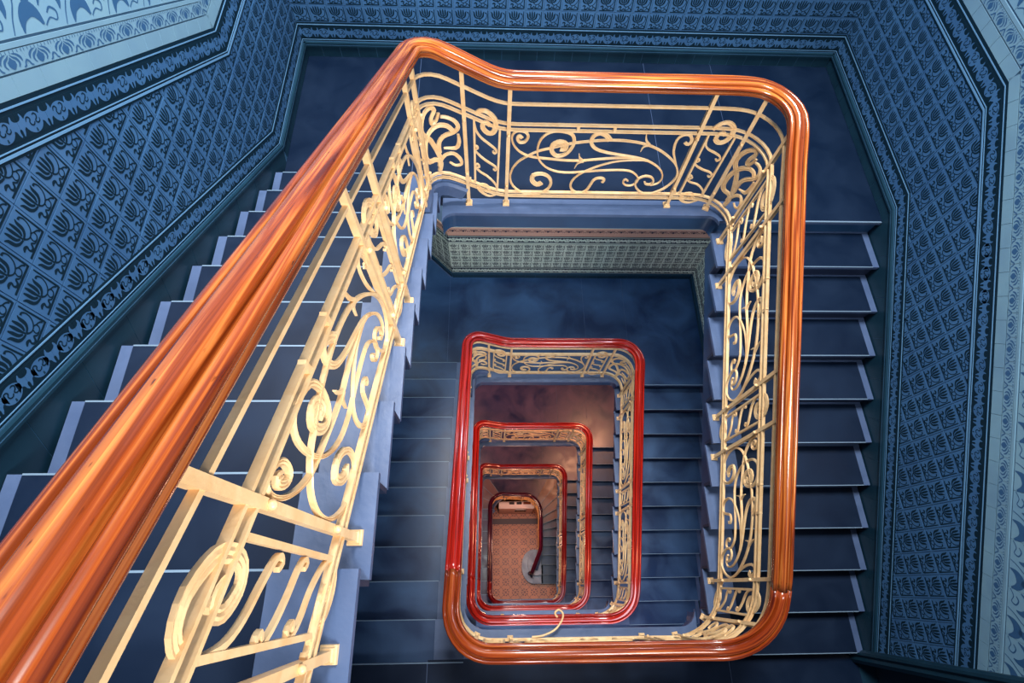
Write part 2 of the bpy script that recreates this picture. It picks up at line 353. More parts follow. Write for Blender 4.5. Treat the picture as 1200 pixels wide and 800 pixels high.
def tiled_wall(W, u0, u1, T, pal, z_lo, z_hi, upper=3, cat='wall', skirt_t='teal', dtop=None):
    grout, ink, line, teal = pal
    c = W.P((u0+u1)/2, 0)
    root = thing(W.name, W.label, cat, (c.x, c.y, c.z), kind='structure')
    # plain wall body behind the tiles
    mb = MB(); a = [W.P(u, z, d) for u in (u0, u1) for z in (z_lo, z_hi) for d in (-.12, 0)]
    mb.faces(a, [(0, 1, 3, 2), (4, 6, 7, 5), (0, 4, 5, 1), (2, 3, 7, 6), (1, 5, 7, 3), (0, 2, 6, 4)])
    build(mb, 'wall_body', ['plaster' if dtop is None else dtop], root)
    strip(W, 'skirting_bed', u0, u1, .0, .125, .0, .018, 'mould_line', root, low=-.34 if W.kind != 'F' else 0)
    if W.kind != 'F': pass
    strip(W, 'skirting_moulding', u0, u1, .108, .142, .0, .034, teal, root)
    strip(W, 'moulding_line', u0, u1, .121, .126, .0, .0345, 'mould_line', root)
    strip(W, 'moulding_line', u0, u1, .142, .148, .0, .016, 'mould_line', root)
    strip(W, 'tile_bed', u0, u1, .14, 1.36, .0, .004, grout, root)
    strip(W, 'lower_border', u0, u1, .148, .312, .0, .013, ink, root)
    strip(W, 'border_line', u0, u1, .292, .299, .0, .0150, line, root)
    strip(W, 'border_line', u0, u1, .160, .164, .0, .0150, line, root)
    strip(W, 'upper_border', u0, u1, .965, 1.165, .0, .013, ink, root)
    for a_, b_ in ((.978, .990), (1.000, 1.005), (1.140, 1.147)): strip(W, 'border_line', u0, u1, a_, b_, .0, .0150, line, root)
    strip(W, 'top_line', u0, u1, 1.332, 1.352, .0, .014, 'plain' if T is TB else 'l_plain', root)
    ez = Vector((0, 0, 1)); off = parent_off(root)
    def place(name, me, u, z, ang=0, sy=1, d=.004, sx=1):
        t = W.ex*math.cos(ang) + ez*math.sin(ang); p = -W.ex*math.sin(ang) + ez*math.cos(ang)
        P = W.P(u, z, d) - off
        mx = Matrix(((t.x*sx, p.x*sy, W.n.x, P.x), (t.y*sx, p.y*sy, W.n.y, P.y), (t.z*sx, p.z*sy, W.n.z, P.z), (0, 0, 0, 1)))
        return link(name, me, root, mx)
    # tulip tiles on a level grid
    S = .155; zb = W.fs*.312; cnt = 0
    zmin = min(W.lev(u0, .312), W.lev(u1, .312)); zmax = max(W.lev(u0, .965), W.lev(u1, .965))
    for iz in range(math.floor((zmin-zb)/S)-1, math.ceil((zmax-zb)/S)+1):
        z = zb + (iz+.5)*S
        for iu in range(int((u1-u0)/S)+1):
            u = u1 - (iu+.5)*S if W.kind == 'L' else u0 + (iu+.5)*S
            if u - S/2 < u0-.02 or u + S/2 > u1+.02: continue
            hs = [W.hh(u+a_*S/2, z+b_*S/2) for a_ in (-1, 1) for b_ in (-1, 1)]
            if min(hs) < .955 and max(hs) > .322:
                place('tulip_tile', T['tul'], u, z, random.uniform(-.004, .004), d=.004+random.uniform(0, .0012)); cnt += 1
    # border pieces that follow the slope
    al = math.atan(.525)
    segs = []
    def runs(h):
        b = W.brk(h)
        if b is None or not (u0 < b < u1): return [(u0, u1, 0 if W.kind == 'F' else None)]
        return [(u0, b, -al if W.kind == 'L' else 0), (b, u1, 0 if W.kind == 'L' else -al)]
    def row(name, me, h, L, d, wfac=1):
        for a_, b_, ang in runs(h):
            if ang is None: ang = -al
            Lu = L*math.cos(ang); n = max(1, int(round((b_-a_)/Lu))); st = (b_-a_)/n
            for i in range(n):
                u = a_+(i+.5)*st
                place(name, me, u, W.lev(u, h), ang, math.cos(ang) if ang else W.fs, d, st/Lu*.997)
    row('frieze_tile', T['fr'], .226, .15, .006)
    row('frieze_tile', T['fr'], 1.072, .15, .006)
    row('plain_tile', T['pl'], 1.206, .15, .004)
    row('leaf_tile', T['on'], 1.290, .15, .005)
    for k in range(upper): row('scroll_tile', T['sc'], 1.352+.155*1.13*(1+2*k) if False else 1.352+.165+.33*k, .31, .004)
    # skirting tiles, one by one
    b = W.brk(.1); u = u0
    while u < u1-.02:
        sl = W.kind != 'F' and ((W.kind == 'L' and u < b) or (W.kind == 'R' and u >= b-.01))
        st_ = .30 if sl else .165
        ue = min(u+st_, u1)
        if not sl and W.kind == 'R' and ue > b: ue = b
        zl = -.30 if sl else -.104; dx = .16 if sl else 0
        ge = .0022; tk = .0205+random.uniform(0, .0012)
        p = [W.P(u+ge-dx, W.lev(u, .106)+zl, .014), W.P(ue-ge-dx, W.lev(ue, .106)+zl, .014), W.P(ue-ge, W.lev(ue, .106), .014), W.P(u+ge, W.lev(u, .106), .014)]
        p += [q + W.n*(tk-.014) for q in p]
        build(MB().faces(p, [(0, 3, 2, 1), (4, 5, 6, 7), (0, 1, 5, 4), (1, 2, 6, 5), (2, 3, 7, 6), (3, 0, 4, 7)]), 'skirting_tile', [teal], root)
        u = ue
    return root

palB = ('grout', 'tile_ink', 'teal_line', 'teal')
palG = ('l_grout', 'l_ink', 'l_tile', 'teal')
tiled_wall(Wall('wall_left', (XWL, 0, 0), (0, 1, 0), 'L', 0, 'left stair wall with blue tulip tiles rising with the top flight beside the big handrail'), -3.3, YB, TB, palB, -.6, 5.2, 3)
tiled_wall(Wall('wall_back', (0, YB, 0), (1, 0, 0), 'F', 0, 'far wall of the top landing with level rows of blue tulip tiles'), XWL, XWR, TB, palB, -.3, 5.2, 2)
tiled_wall(Wall('wall_right', (XWR, 0, 0), (0, -1, 0), 'R', 0, 'right stair wall with blue tulip tiles sloping down beside the right flight'), -YB, 3.32, TB, palB, -2.3, 5.2, 3)
tiled_wall(Wall('wall_back', (0, YB, zF(2)), (1, 0, 0), 'F', 0, 'tiled far wall with warm light painted into its tiles, seen under the top landing', .96), -.96, XWR, TG, palG, 0, 3.55, 0, dtop='plaster')
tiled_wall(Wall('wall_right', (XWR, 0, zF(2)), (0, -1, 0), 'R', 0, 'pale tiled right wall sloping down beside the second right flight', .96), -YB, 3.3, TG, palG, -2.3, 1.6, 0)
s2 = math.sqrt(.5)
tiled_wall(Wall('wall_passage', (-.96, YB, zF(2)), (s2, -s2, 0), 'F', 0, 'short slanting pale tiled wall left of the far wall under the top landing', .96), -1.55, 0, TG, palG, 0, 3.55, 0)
# plain walls of the lower storeys
def swall(name, lo, hi, m, label):
    o = box(name, lo, hi, m); tag(o, label, 'wall', kind='structure'); return o
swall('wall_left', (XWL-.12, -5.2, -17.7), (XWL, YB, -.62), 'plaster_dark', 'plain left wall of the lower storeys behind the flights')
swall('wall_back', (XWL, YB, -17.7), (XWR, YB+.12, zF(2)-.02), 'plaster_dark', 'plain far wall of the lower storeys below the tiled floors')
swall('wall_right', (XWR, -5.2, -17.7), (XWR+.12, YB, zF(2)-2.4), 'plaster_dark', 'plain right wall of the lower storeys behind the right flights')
# door casing at the foot of the top right flight
d = thing('door_1', 'dark blue doorway with moulded upright casing at the foot of the right wall', 'door', (2.9, -3.6, zN(1)), kind='structure')
mb = MB(); prof = [(2.95, -3.34), (2.95, -3.22), (2.86, -3.22), (2.835, -3.235), (2.83, -3.255), (2.85, -3.275), (2.84, -3.30), (2.86, -3.33)]
mb.prism(prof[::-1], zN(1), 2.6); build(mb, 'door_casing', ['teal'], d)
box('door_leaf', (3.05, -4.6, zN(1)), (3.10, -3.34, .6), 'plaster_dark', d)
box('door_sill', (2.88, -5.2, zN(1)-.06), (3.10, -3.33, zN(1)-.002), 'teal', d)
box('door_head', (2.90, -5.2, .6), (3.10, -3.34, 2.6), 'plaster_dark', d)

# ------------------------------------------------------------------ landings
def fillet_edge(xl, xr, ye, sgn, rl, rr, n=6):
    """well edge of a landing from left to right with rounded ears reaching into the well"""
    pts = []
    for i in range(n+1):
        a = math.pi/2*i/n; pts.append((xl + rl*(1-math.cos(a)), ye - sgn*rl*(1-math.sin(a))))
    for i in range(n+1):
        a = math.pi/2*i/n; pts.append((xr - rr*(1-math.sin(a)), ye - sgn*rr*(1-math.cos(a))))
    return pts
def landing_far(i, label, lmat, xl):
    z = zF(i); t = thing('landing', label, 'landing', (0, 1, z))
    e = fillet_edge(xl, 1.515, .05, 1, .10, .08)
    outline = [(XWL, YB+ (1.1 if i == 2 else 0))] + [(XWL, .262), (xl, .262)] + e + [(1.515, 0), (XWR, 0), (XWR, YB)]
    if i == 2: outline += [(-.96, YB), (XWL, YB+1.1)][:1]
    build(MB().prism(outline, z-.032, z), 'landing_slab', ['stone'], t)
    ins = .03
    beam = [(XWL, YB), (XWL, .30), (xl, .30)] + [(x, y+ins) for x, y in e] + [(1.515, .03), (XWR, .03), (XWR, YB)]
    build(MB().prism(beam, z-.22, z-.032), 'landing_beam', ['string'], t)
    sh = [(XWL+.018, -1.0, .268), (-.995, 1.10, .20), (1.105, 1.745, .20), (1.75, XWR-.018, .006)]
    for k, (a, b, y0) in enumerate(sh):
        box('linoleum_sheet', (a, y0, z), (b, YB-.018, z+.004), lmat, t)
    if i == 2:
        build(MB().prism([(XWL+.018, YB-.018), (-1.0, YB-.018), (-2.03, YB+1.02)], z, z+.004), 'linoleum_sheet', [lmat], t)
    box('nosing_strip', (1.75, -.004, z-.004), (XWR-.03, .008, z+.005), 'edge', t)
    return t
def landing_near(i, label, lmat, xl):
    z = zN(i); t = thing('landing', label, 'landing', (0, -4, z))
    e = fillet_edge(xl, 1.515, -3.03, -1, .20, .14)
    outline = [(XWL, YN), (XWR, YN), (XWR, -3.21), (1.515, -3.21)] + e[::-1] + [(xl, -3.27), (XWL, -3.27)]
    build(MB().prism(outline, z-.032, z), 'landing_slab', ['stone'], t)
    beam = [(XWL, YN), (XWR, YN), (XWR, -3.25), (1.515, -3.25)] + [(x, y-.03) for x, y in e[::-1]] + [(xl, -3.30), (XWL, -3.30)]
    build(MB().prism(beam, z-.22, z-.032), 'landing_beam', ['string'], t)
    for a, b, y1 in ((XWL+.018, -.88, -3.274), (-.875, 1.75, -3.25), (1.755, XWR, -3.25)):
        box('linoleum_sheet', (a, YN, z), (b, y1, z+.004), lmat, t)
    box('nosing_strip', (XWL+.035, -3.278, z-.004), (-.57, -3.270, z+.005), 'edge', t)
    return t

# ------------------------------------------------------------------ flights
def sawtooth(pts_top, depth):   # (y, z) polyline of the steps -> closed outline with sloping underside
    (ya, za), (yb, zb) = pts_top[0], pts_top[-1]
    return pts_top + [(yb, zb-depth), (ya, za-depth)]
def flight(side, nst, y0, z0, xa, xb, label, lmat, sgn, group=None, lastwall=True):
    """sgn=+1: descends towards +Y (left flights), -1: towards -Y.  y0,z0 = nosing of the highest tread"""
    t = thing('stair_flight', label, 'stairs', ((xa+xb)/2, y0, z0))
    xw = xa if side == 'L' else xb       # wall end
    xe = xb if side == 'L' else xa       # well end
    Lx = abs(xb-xa)
    TH = .032
    def mk(a, b, c, d_, e, f, m, nm):
        return MB().quadbox((a, b, c), (d_, e, f)).mesh(nm, [m])
    back = -sgn
    yb = back*(G_+.03)
    me_t = mk(xa, min(0, yb), -TH, xb, max(0, yb), 0, 'stone', 'tread')
    li0, li1 = (xa+.055, xb-.27) if side == 'L' else (xa+.25, xb-.055)
    me_l = mk(li0, min(-.004*sgn, back*(G_+.01)), 0, li1, max(-.004*sgn, back*(G_+.01)), .0035, lmat, 'linoleum_inlay')
    me_n = mk(li0, min(-.004*sgn, .003*sgn), -.004, li1, max(-.004*sgn, .003*sgn), .0042, 'edge', 'nosing_strip')
    # stone end by the well keeps its own thin inlay line
    me_r = mk(xa, min(-.03*sgn, -.05*sgn), -R_, xb, max(-.03*sgn, -.05*sgn), -TH, 'riser', 'riser')
    if side == 'L':
        sx0, sx1 = xb-.15, xb-.10
    else:
        sx0, sx1 = xa+.06, xa+.10
    for k in range(nst):
        y = y0 + sgn*G_*k; z = z0 - R_*k; off = t.location
        P = Matrix.Translation((-off.x, y-off.y, z-off.z))
        tr = link('tread', me_t, t, P)
        link('linoleum_inlay', me_l, tr); link('nosing_strip', me_n, tr)
        link('riser', me_r, t, P)
    # string: sawtooth plate below the tread ends
    prof = []
    for k in range(nst):
        y = y0 + sgn*G_*k - sgn*.03; z = z0-R_*k-TH
        if k == 0: prof.append((y-sgn*(G_), z))
        prof += [(y, z), (y, z-R_)]
    prof[-1] = (prof[-1][0], prof[-1][1]+.0)
    ya, za = prof[0]; yb_, zb_ = prof[-1]
    low = [(yb_, zb_-.16), (ya, za-.26)]
    poly = prof + low
    n = len(poly)
    vs = [(sx0, p[0], p[1]) for p in poly] + [(sx1, p[0], p[1]) for p in poly]
    fs = [tuple(range(n)), tuple(range(2*n-1, n-1, -1))] + [(i, i+n, (i+1) % n+n, (i+1) % n) for i in range(n)]
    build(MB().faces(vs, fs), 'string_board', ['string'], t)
    # sloping underside
    vs = []
    for x in (xa, xb-.12 if side == 'L' else xb):
        for (yy, zz) in ((yb_, zb_-.10), (yb_, zb_-.15), (ya, za-.25), (ya, za-.20)): vs.append((x if side == 'L' else (x+.08 if x == xa else x), yy, zz))
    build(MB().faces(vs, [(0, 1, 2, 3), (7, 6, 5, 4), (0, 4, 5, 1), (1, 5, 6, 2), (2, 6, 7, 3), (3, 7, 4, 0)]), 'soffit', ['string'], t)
    return t

lin_far = {1: 'lino', 2: 'lino_sheen', 3: 'lino_warm', 4: 'lino_warm', 5: 'lino_warm'}
ordn = {1: 'topmost', 2: 'second', 3: 'third', 4: 'fourth', 5: 'lowest'}
flight('L', 12, .282-.3232*11, 12*R_, -2.025, -.73, 'topmost left flight of navy steps under the big orange handrail', 'lino', 1)
for i in range(1, 5):
    landing_far(i, {1: 'top landing of dark navy linoleum under the blue tiled far wall', 2: 'second landing down, blue floor with painted-in sheen below the pale tiled wall',
                    3: 'third landing down, violet-brown floor lit warm inside the second rail loop', 4: 'fourth landing down, warm-tinted navy floor inside the third rail loop'}[i], lin_far[i], -.73 if i == 1 else -.57)
    landing_near(i, {1: 'near landing with painted edge below the topmost rail loop', 2: 'near landing with painted edge below the second rail loop',
                     3: 'near landing with painted edge below the third rail loop', 4: 'near landing with painted edge below the fourth rail loop'}[i], {1: 'lino', 2: 'lino_sheen'}.get(i, 'lino_warm'), -.57 if i < 4 else -.33)
    flight('R', 10, -G_, zF(i)-R_, 1.514, 2.87, ordn[i] + {1: ' right flight of dark navy steps between the tiled wall and the top rail', 2: ' right flight of blue steps with painted-in sheen turning brown at its foot',
            3: ' right flight, short slivers of blue and brown steps right of the third rail loop', 4: ' right flight, narrow blue steps right of the fourth rail loop'}[i], {1: 'lino', 2: 'lino_sheen', 3: 'lino_sheen', 4: 'lino_sheen'}[i], -1)
    if i < 4:
        flight('L', 11, .282-.3232*10, zF(i+1)+11*R_, -2.025, -.57, ordn[i+1] + {1: ' left flight of dark blue steps beside the red handrail', 2: ' left flight, slivers of warm-tinted navy steps left of the third rail loop',
               3: ' left flight, slivers of dark steps left of the fourth rail loop'}[i], {1: 'lino_sheen', 2: 'lino_warm', 3: 'lino_warm'}[i], 1)

# lowest storey: winders down to the hall
z5 = zF(5)
wt = thing('stair_flight', 'lowest flight with fanned winder steps curving down to the patterned hall floor', 'stairs', (1, 0, z5))
def ray_poly(a, b, zt, m, name='tread'):
    (p0, p1), (q0, q1) = a, b
    pts = [p0, p1, q1, q0]
    ar = sum(pts[i][0]*pts[(i+1) % 4][1]-pts[(i+1) % 4][0]*pts[i][1] for i in range(4))
    if ar < 0: pts = pts[::-1]
    o = build(MB().prism(pts, zt-.17, zt-.03, 0).prism([(x, y) for x, y in pts], zt-.03, zt, 0), name, [m], wt)
    def strip_(p0, p1):
        dx, dy = p1[0]-p0[0], p1[1]-p0[1]; l = math.hypot(dx, dy); nx, ny = -dy/l*.008, dx/l*.008
        pp = [(p0[0]-nx, p0[1]-ny), (p1[0]-nx, p1[1]-ny), (p1[0]+nx, p1[1]+ny), (p0[0]+nx, p0[1]+ny)]
        ar = sum(pp[i][0]*pp[(i+1) % 4][1]-pp[(i+1) % 4][0]*pp[i][1] for i in range(4))
        return pp if ar > 0 else pp[::-1]
    build(MB().prism(strip_(q0, q1), zt-.03, zt+.003), 'nosing_strip', ['edge'], o)
    return o
def ray(p, dr, L=2.0):
    l = math.hypot(*dr); dx, dy = dr[0]/l, dr[1]/l
    if dx > 0: L = min(L, (2.86-p[0])/dx)
    if dx < 0: L = min(L, (-2.04-p[0])/dx)
    if dy > 0: L = min(L, (1.83-p[1])/dy)
    l = math.hypot(*dr); return (p, (p[0]+dr[0]/l*L, p[1]+dr[1]/l*L))
RR = [ray((1.233, .075), (.401, .691)), ray((1.353, -.082), (.654, .746)), ray((1.436, -.276), (.568, .486)), ray((1.462, -.472), (.562, .303), 1.6),
      ray((1.45, -.698), (.578, .204), 1.5), ray((1.476, -.886), (.537, .102), 1.4)] + [((1.45, y), (2.87, y)) for y in (-1.105, -1.39, -1.69, -2.0, -2.33, -2.62)]
for k in range(11):
    ray_poly(RR[k], RR[k+1], z5-R_*(k+1), 'lino_warm_brown' if k < 4 else ('lino_warm' if k < 6 else 'lino_sheen'))
LL = [ray((-.066, .203), (-.352, .491)), ray((-.232, .073), (-.238, .214)), ray((-.341, -.091), (-.3, .12))] + [((-.33, y), (-2.03, y)) for y in [-.35-.365*q for q in range(9)]]
for j in range(11):
    ray_poly((LL[j+1][0], LL[j+1][1]), (LL[j][0], LL[j][1]), z5+R_*(j+1), 'lino_warm_brown' if j < 3 else 'lino_warm')
# quarter landing between the winders
arc = [(-.066, .203), (.15, .25), (.55, .27), (.95, .20), (1.233, .075)]
build(MB().prism([(-1.3, 1.85), (-1.2, 1.75), LL[0][1]][:1] + [LL[0][1]] + arc + [RR[0][1]], z5-.2, z5), 'landing_slab', ['lino_warm'], wt)
# curved string round the bottom well
def well5(n=40):
    pts = [(-.33, -3.1), (-.33, -.55)]
    pts += [(-.33+.62*(1-math.cos(a))*.9, -.55+.68*math.sin(a)) for a in [math.pi/2*i/8 for i in range(1, 9)]]
    pts += [(1.233-.45*(1-math.sin(a)) , -.40+.50*math.cos(a)) for a in []]
    pts += [(.75, .14), (1.0, .06), (1.2, -.12), (1.32, -.40), (1.36, -.75), (1.37, -1.1), (1.36, -1.5), (1.30, -1.85), (1.20, -2.15)]
    return pts
w5 = crom(well5(), 3)
def pathlen(p):
    s = [0]
    for a, b in zip(p, p[1:]): s.append(s[-1]+math.hypot(b[0]-a[0], b[1]-a[1]))
    return s
def z_w5(x, y, fr):
    pass
sl = pathlen(w5); tot = sl[-1]
def z5path(p):        # pitch height along the bottom well
    x, y = p
    if x < .2 and y < .1: return z5 + min(2.04, max(.10, .17+.47*(-.05-y)+.08))
    if y > -.1 and x < 1.1: return z5+.08
    if x > .9: return z5 - max(0, min(2.04, (-.05-y)*.72+.02))
    return z5
mb = MB(); n = len(w5)
zs = [z5path(p) for p in w5]
for _ in range(6): zs = [zs[0]] + [(zs[i-1]+zs[i]+zs[i+1])/3 for i in range(1, n-1)] + [zs[-1]]
vs = []
for i, (x, y) in enumerate(w5):
    a = w5[max(i-1, 0)]; b = w5[min(i+1, n-1)]; dx, dy = b[0]-a[0], b[1]-a[1]; l = math.hypot(dx, dy); nx, ny = -dy/l, dx/l
    vs += [(x-nx*.02, y-ny*.02, zs[i]-.36), (x+nx*.10, y+ny*.10, zs[i]-.36), (x+nx*.10, y+ny*.10, zs[i]-.01), (x-nx*.02, y-ny*.02, zs[i]-.01)]
fs = []
for i in range(n-1):
    for a, b in ((0, 1), (1, 2), (2, 3), (3, 0)): fs.append((4*i+a, 4*i+b, 4*i+4+b, 4*i+4+a))
build(mb.faces(vs, fs), 'curved_string', ['stone'], wt)
zg = z5 - 12*R_
# curtail step
cp = [(1.17+.42*math.cos(a), -2.05+.57*math.sin(a)) for a in [math.pi/2+math.pi*i/16 for i in range(17)]]
build(MB().prism(cp + [(1.5, -2.62), (1.5, -1.48)], zg, zg+R_), 'curtail_step', ['marble'], wt)
cp2 = [(1.25+.28*math.cos(a), -1.95+.40*math.sin(a)) for a in [math.pi/2+math.pi*i/16 for i in range(17)]]
build(MB().prism(cp2 + [(1.5, -2.33), (1.5, -1.55)], zg+R_, zg+2*R_), 'curtail_step', ['marble'], wt)

# hall floor and counter
o = box('floor', (XWL, -5.2, zg-.1), (XWR, 3.6, zg), 'ground'); tag(o, 'terracotta patterned tile floor of the hall at the bottom of the well', 'floor', kind='structure')
ct = thing('cabinet', 'pale pink cabinet with an open shelf on the patterned hall floor', 'cabinet', (.53, -.08, zg))
zt = -16.11
box('cabinet_top', (-.09, -.20, zt-.03), (1.17, .04, zt), 'pink_top', ct)
box('front_panel', (-.07, -.19, zg), (.50, -.16, zt-.03), 'pink', ct); box('front_panel', (.92, -.19, zg), (1.15, -.16, zt-.03), 'pink', ct)
box('front_panel', (.50, -.19, zg), (.92, -.16, zg+.40), 'pink', ct); box('front_panel', (.50, -.19, zt-.20), (.92, -.16, zt-.03), 'pink', ct)
box('side_panel', (-.07, -.16, zg), (-.04, .03, zt-.03), 'pink', ct); box('side_panel', (1.12, -.16, zg), (1.15, .03, zt-.03), 'pink', ct)
box('shelf', (.48, -.16, zg+.75), (.94, .0, zg+.78), 'pink_top', ct)
box('back_panel', (-.04, .0, zg), (1.12, .03, zt-.03), 'black', ct)
for a, b, m in ((.28, .46, 'black'), (.54, .72, 'black'), (.78, 1.04, 'wood_top')): box('slot', (a, -.06, zt), (b, .02, zt+.006), m, ct)
pp = box('paper_stack', (.56, -.15, zg+.78), (.84, -.02, zg+.84), 'paper'); tag(pp, 'white papers on the open shelf of the pink cabinet', 'papers')

# ------------------------------------------------------------------ railing paths
class Path:
    def __init__(s, corners, zkeys, smooth=.16, ds=.03):
        """corners: (x, y, r) polyline; zkeys: list of (fraction-free) (x, y, z) anchor points snapped to the path"""
        pts = []
        for i, (x, y, r) in enumerate(corners):
            if r == 0 or i in (0, len(corners)-1): pts.append((x, y)); continue
            a = Vector(corners[i-1][:2]) - Vector((x, y)); b = Vector(corners[i+1][:2]) - Vector((x, y)); a.normalize(); b.normalize()
            P = Vector((x, y)); th = a.angle(b)/2; tl = r/math.tan(th); c = P + (a+b).normalized()*(r/math.sin(th))
            s0 = P+a*tl-c; s1 = P+b*tl-c; ang = s0.angle_signed(s1)
            for k in range(13):
                q = s0.copy(); q.rotate(Matrix.Rotation(-ang*k/12, 2)); pts.append(tuple(c+q))
        s.raw = pts; S = pathlen(pts); s.L = S[-1]
        n = int(s.L/ds)+1; s.ds = s.L/n; s.xy = []; j = 0
        for i in range(n+1):
            t = i*s.ds
            while j < len(S)-2 and S[j+1] < t: j += 1
            f = (t-S[j])/max(1e-9, S[j+1]-S[j]); a, b = pts[j], pts[j+1]
            s.xy.append((a[0]+(b[0]-a[0])*f, a[1]+(b[1]-a[1])*f))
        keys = []; lo = 0
        for x, y, zz in zkeys:
            t = s.at(x, y, lo); lo = int(round(t/s.ds)); keys.append((t, zz))
        z = []
        for i in range(n+1):
            t = i*s.ds
            if t <= keys[0][0]: k = 0
            elif t >= keys[-1][0]: k = len(keys)-2
            else: k = max(q for q in range(len(keys)-1) if keys[q][0] <= t)
            (ta, za), (tb, zb) = keys[k], keys[k+1]; z.append(za+(zb-za)*(t-ta)/max(tb-ta, 1e-6))
        w_ = int(smooth/s.ds/2)
        for _ in range(2):
            z = [sum(z[max(0, i-w_):i+w_+1])/len(z[max(0, i-w_):i+w_+1]) if w_ <= i <= n-w_ else z[i] for i in range(n+1)]
        s.z = z; s.n = n
    def at(s, x, y, lo=0):
        best = min(range(lo, len(s.xy)), key=lambda i: (s.xy[i][0]-x)**2+(s.xy[i][1]-y)**2+i*1e-7)
        return best*s.ds
    def P(s, t):
        f = min(max(t/s.ds, 0), s.n-1e-6); i = int(f); f -= i
        a, b = s.xy[i], s.xy[i+1]
        return Vector((a[0]+(b[0]-a[0])*f, a[1]+(b[1]-a[1])*f, s.z[i]+(s.z[i+1]-s.z[i])*f))
    def T(s, t, e=.04):
        return (s.P(t+e)-s.P(t-e)).normalized()

def sweep(path, t0, t1, prof, h, name, m, parent, step=.05, smooth=True, closed=True, caps=True):
    n = max(2, int((t1-t0)/step)); mb = MB(); k = len(prof); us = []
    for i in range(n+1):
        t = t0+(t1-t0)*i/n; P = path.P(t) + Vector((0, 0, h)); T = path.T(t)
        side = Vector((T.y, -T.x, 0)).normalized(); up = side.cross(T).normalized()
        for a, b in prof:
            q = P + side*a + up*b; mb.v.append((q.x, q.y, q.z))
    uv = []
    for i in range(n):
        for j in range(k):
            j2 = (j+1) % k
            mb.f.append((i*k+j, i*k+j2, (i+1)*k+j2, (i+1)*k+j)); mb.m.append(0)
            uv.append(((t1-t0)*i/n, j/k*.4, (t1-t0)*(i+1)/n, (j+1)/k*.4))
    if caps:
        mb.f += [tuple(range(k))[::-1], tuple(n*k+j for j in range(k))]; mb.m += [0, 0]
    o = build(mb, name, [m], parent, smooth)
    me = o.data; L = me.uv_layers.new(name='UVMap').data; c = 0
    for (u0, v0, u1, v1) in uv:
        for q in ((u0, v0), (u0, v1), (u1, v1), (u1, v0)): L[c].uv = q; c += 1
    return o

half = [(.0, .046), (.010, .0455), (.019, .042), (.026, .034), (.030, .022), (.0315, .010), (.035, .007), (.037, .017), (.042, .027), (.050, .028), (.058, .024), (.0635, .016), (.065, .006), (.062, -.002), (.055, -.006), (.050, -.012), (.053, -.017), (.057, -.023), (.056, -.031), (.049, -.036), (.040, -.037), (.034, -.046)]
PROF = [(x, y) for x, y in half] + [(-x, y) for x, y in half[::-1][:-1]]
BAR = [(-.011, -.006), (.011, -.006), (.011, .006), (-.011, .006)][::-1]
ROD = [(.009*math.cos(a), .009*math.sin(a)) for a in [2*math.pi*i/6 for i in range(6)]]

# --- ornament strokes in panel space (a along, b up, width in metres)
def conv(pts, f): return [(*f(x, y), wd) for x, y, wd in pts]
def fl(x, y): return ((x-15)/((1308-.375*y)-15), (475-y)/390)
def W_(pts, w0, w1=None, w2=None):
    n = len(pts); w1 = w0 if w1 is None else w1; out = []
    for i, (x, y) in enumerate(pts):
        t = i/(n-1); out.append((x, y, (w0+(w1-w0)*t*2 if t < .5 else w1+((w2 if w2 is not None else w1)-w1)*(t*2-1))))
    return out
LONG = [conv(q, fl) for q in [
    W_([(95, 130), (78, 118), (64, 132), (80, 155), (115, 152), (136, 122), (120, 98), (85, 91), (50, 95), (28, 120), (32, 155), (55, 188), (95, 217), (150, 237), (220, 246), (300, 252), (400, 259), (500, 259), (600, 250), (720, 240), (850, 237), (965, 255)], .024, .012),
    W_([(240, 408), (210, 420), (178, 395), (182, 360), (235, 348), (285, 366), (305, 405), (285, 450), (235, 480), (175, 490), (110, 478), (50, 435), (26, 380), (38, 320), (80, 270), (140, 235), (210, 205), (290, 187)], .042, .014, .013),
    W_([(290, 187), (410, 160), (550, 142), (700, 133), (830, 138), (940, 155), (1030, 185), (1100, 225), (1150, 268), (1170, 312), (1163, 360), (1120, 410), (1060, 450), (990, 475), (930, 468), (895, 435), (885, 400), (905, 370), (950, 352), (995, 360), (1010, 385), (990, 408), (958, 406), (950, 392)], .013),
    W_([(355, 190), (385, 190), (390, 160), (350, 148), (305, 165), (300, 205), (335, 232), (390, 222), (430, 185), (447, 140), (425, 102), (350, 88), (280, 95), (225, 130), (203, 185), (208, 240), (235, 280), (280, 312), (345, 332), (430, 337), (520, 330), (640, 320), (760, 315), (840, 320), (885, 345), (903, 375), (885, 402), (855, 418), (818, 415), (800, 395), (815, 377), (833, 388)], .042, .012, .012),
    W_([(690, 135), (665, 110), (620, 95), (575, 112), (562, 148), (590, 182), (650, 202), (730, 215), (820, 226), (910, 240), (970, 258), (1030, 290), (1065, 330), (1065, 370), (1040, 400), (990, 415)], .038, .016, .010),
    W_([(960, 250), (850, 250), (740, 260), (640, 285), (560, 315), (490, 350), (450, 390), (440, 430), (462, 465), (510, 476), (550, 458), (575, 420), (600, 382), (640, 370), (668, 380), (655, 400)], .010, .018, .022),
    W_([(486, 218), (492, 242), (520, 260)], .004, .012), W_([(520, 264), (480, 275), (460, 308)], .016, .012, .003),
    W_([(930, 88), (935, 130), (962, 155)], .004, .014), W_([(960, 160), (920, 168), (903, 197)], .016, .012, .003),
    W_([(1170, 310), (1148, 250), (1130, 190), (1142, 128), (1182, 98), (1228, 98), (1245, 125), (1225, 150), (1200, 138)], .012, .022, .024),
]]
def fs_(x, y): return ((x-(390+.1*y))/(745-(390+.1*y)), (690-y)/470)
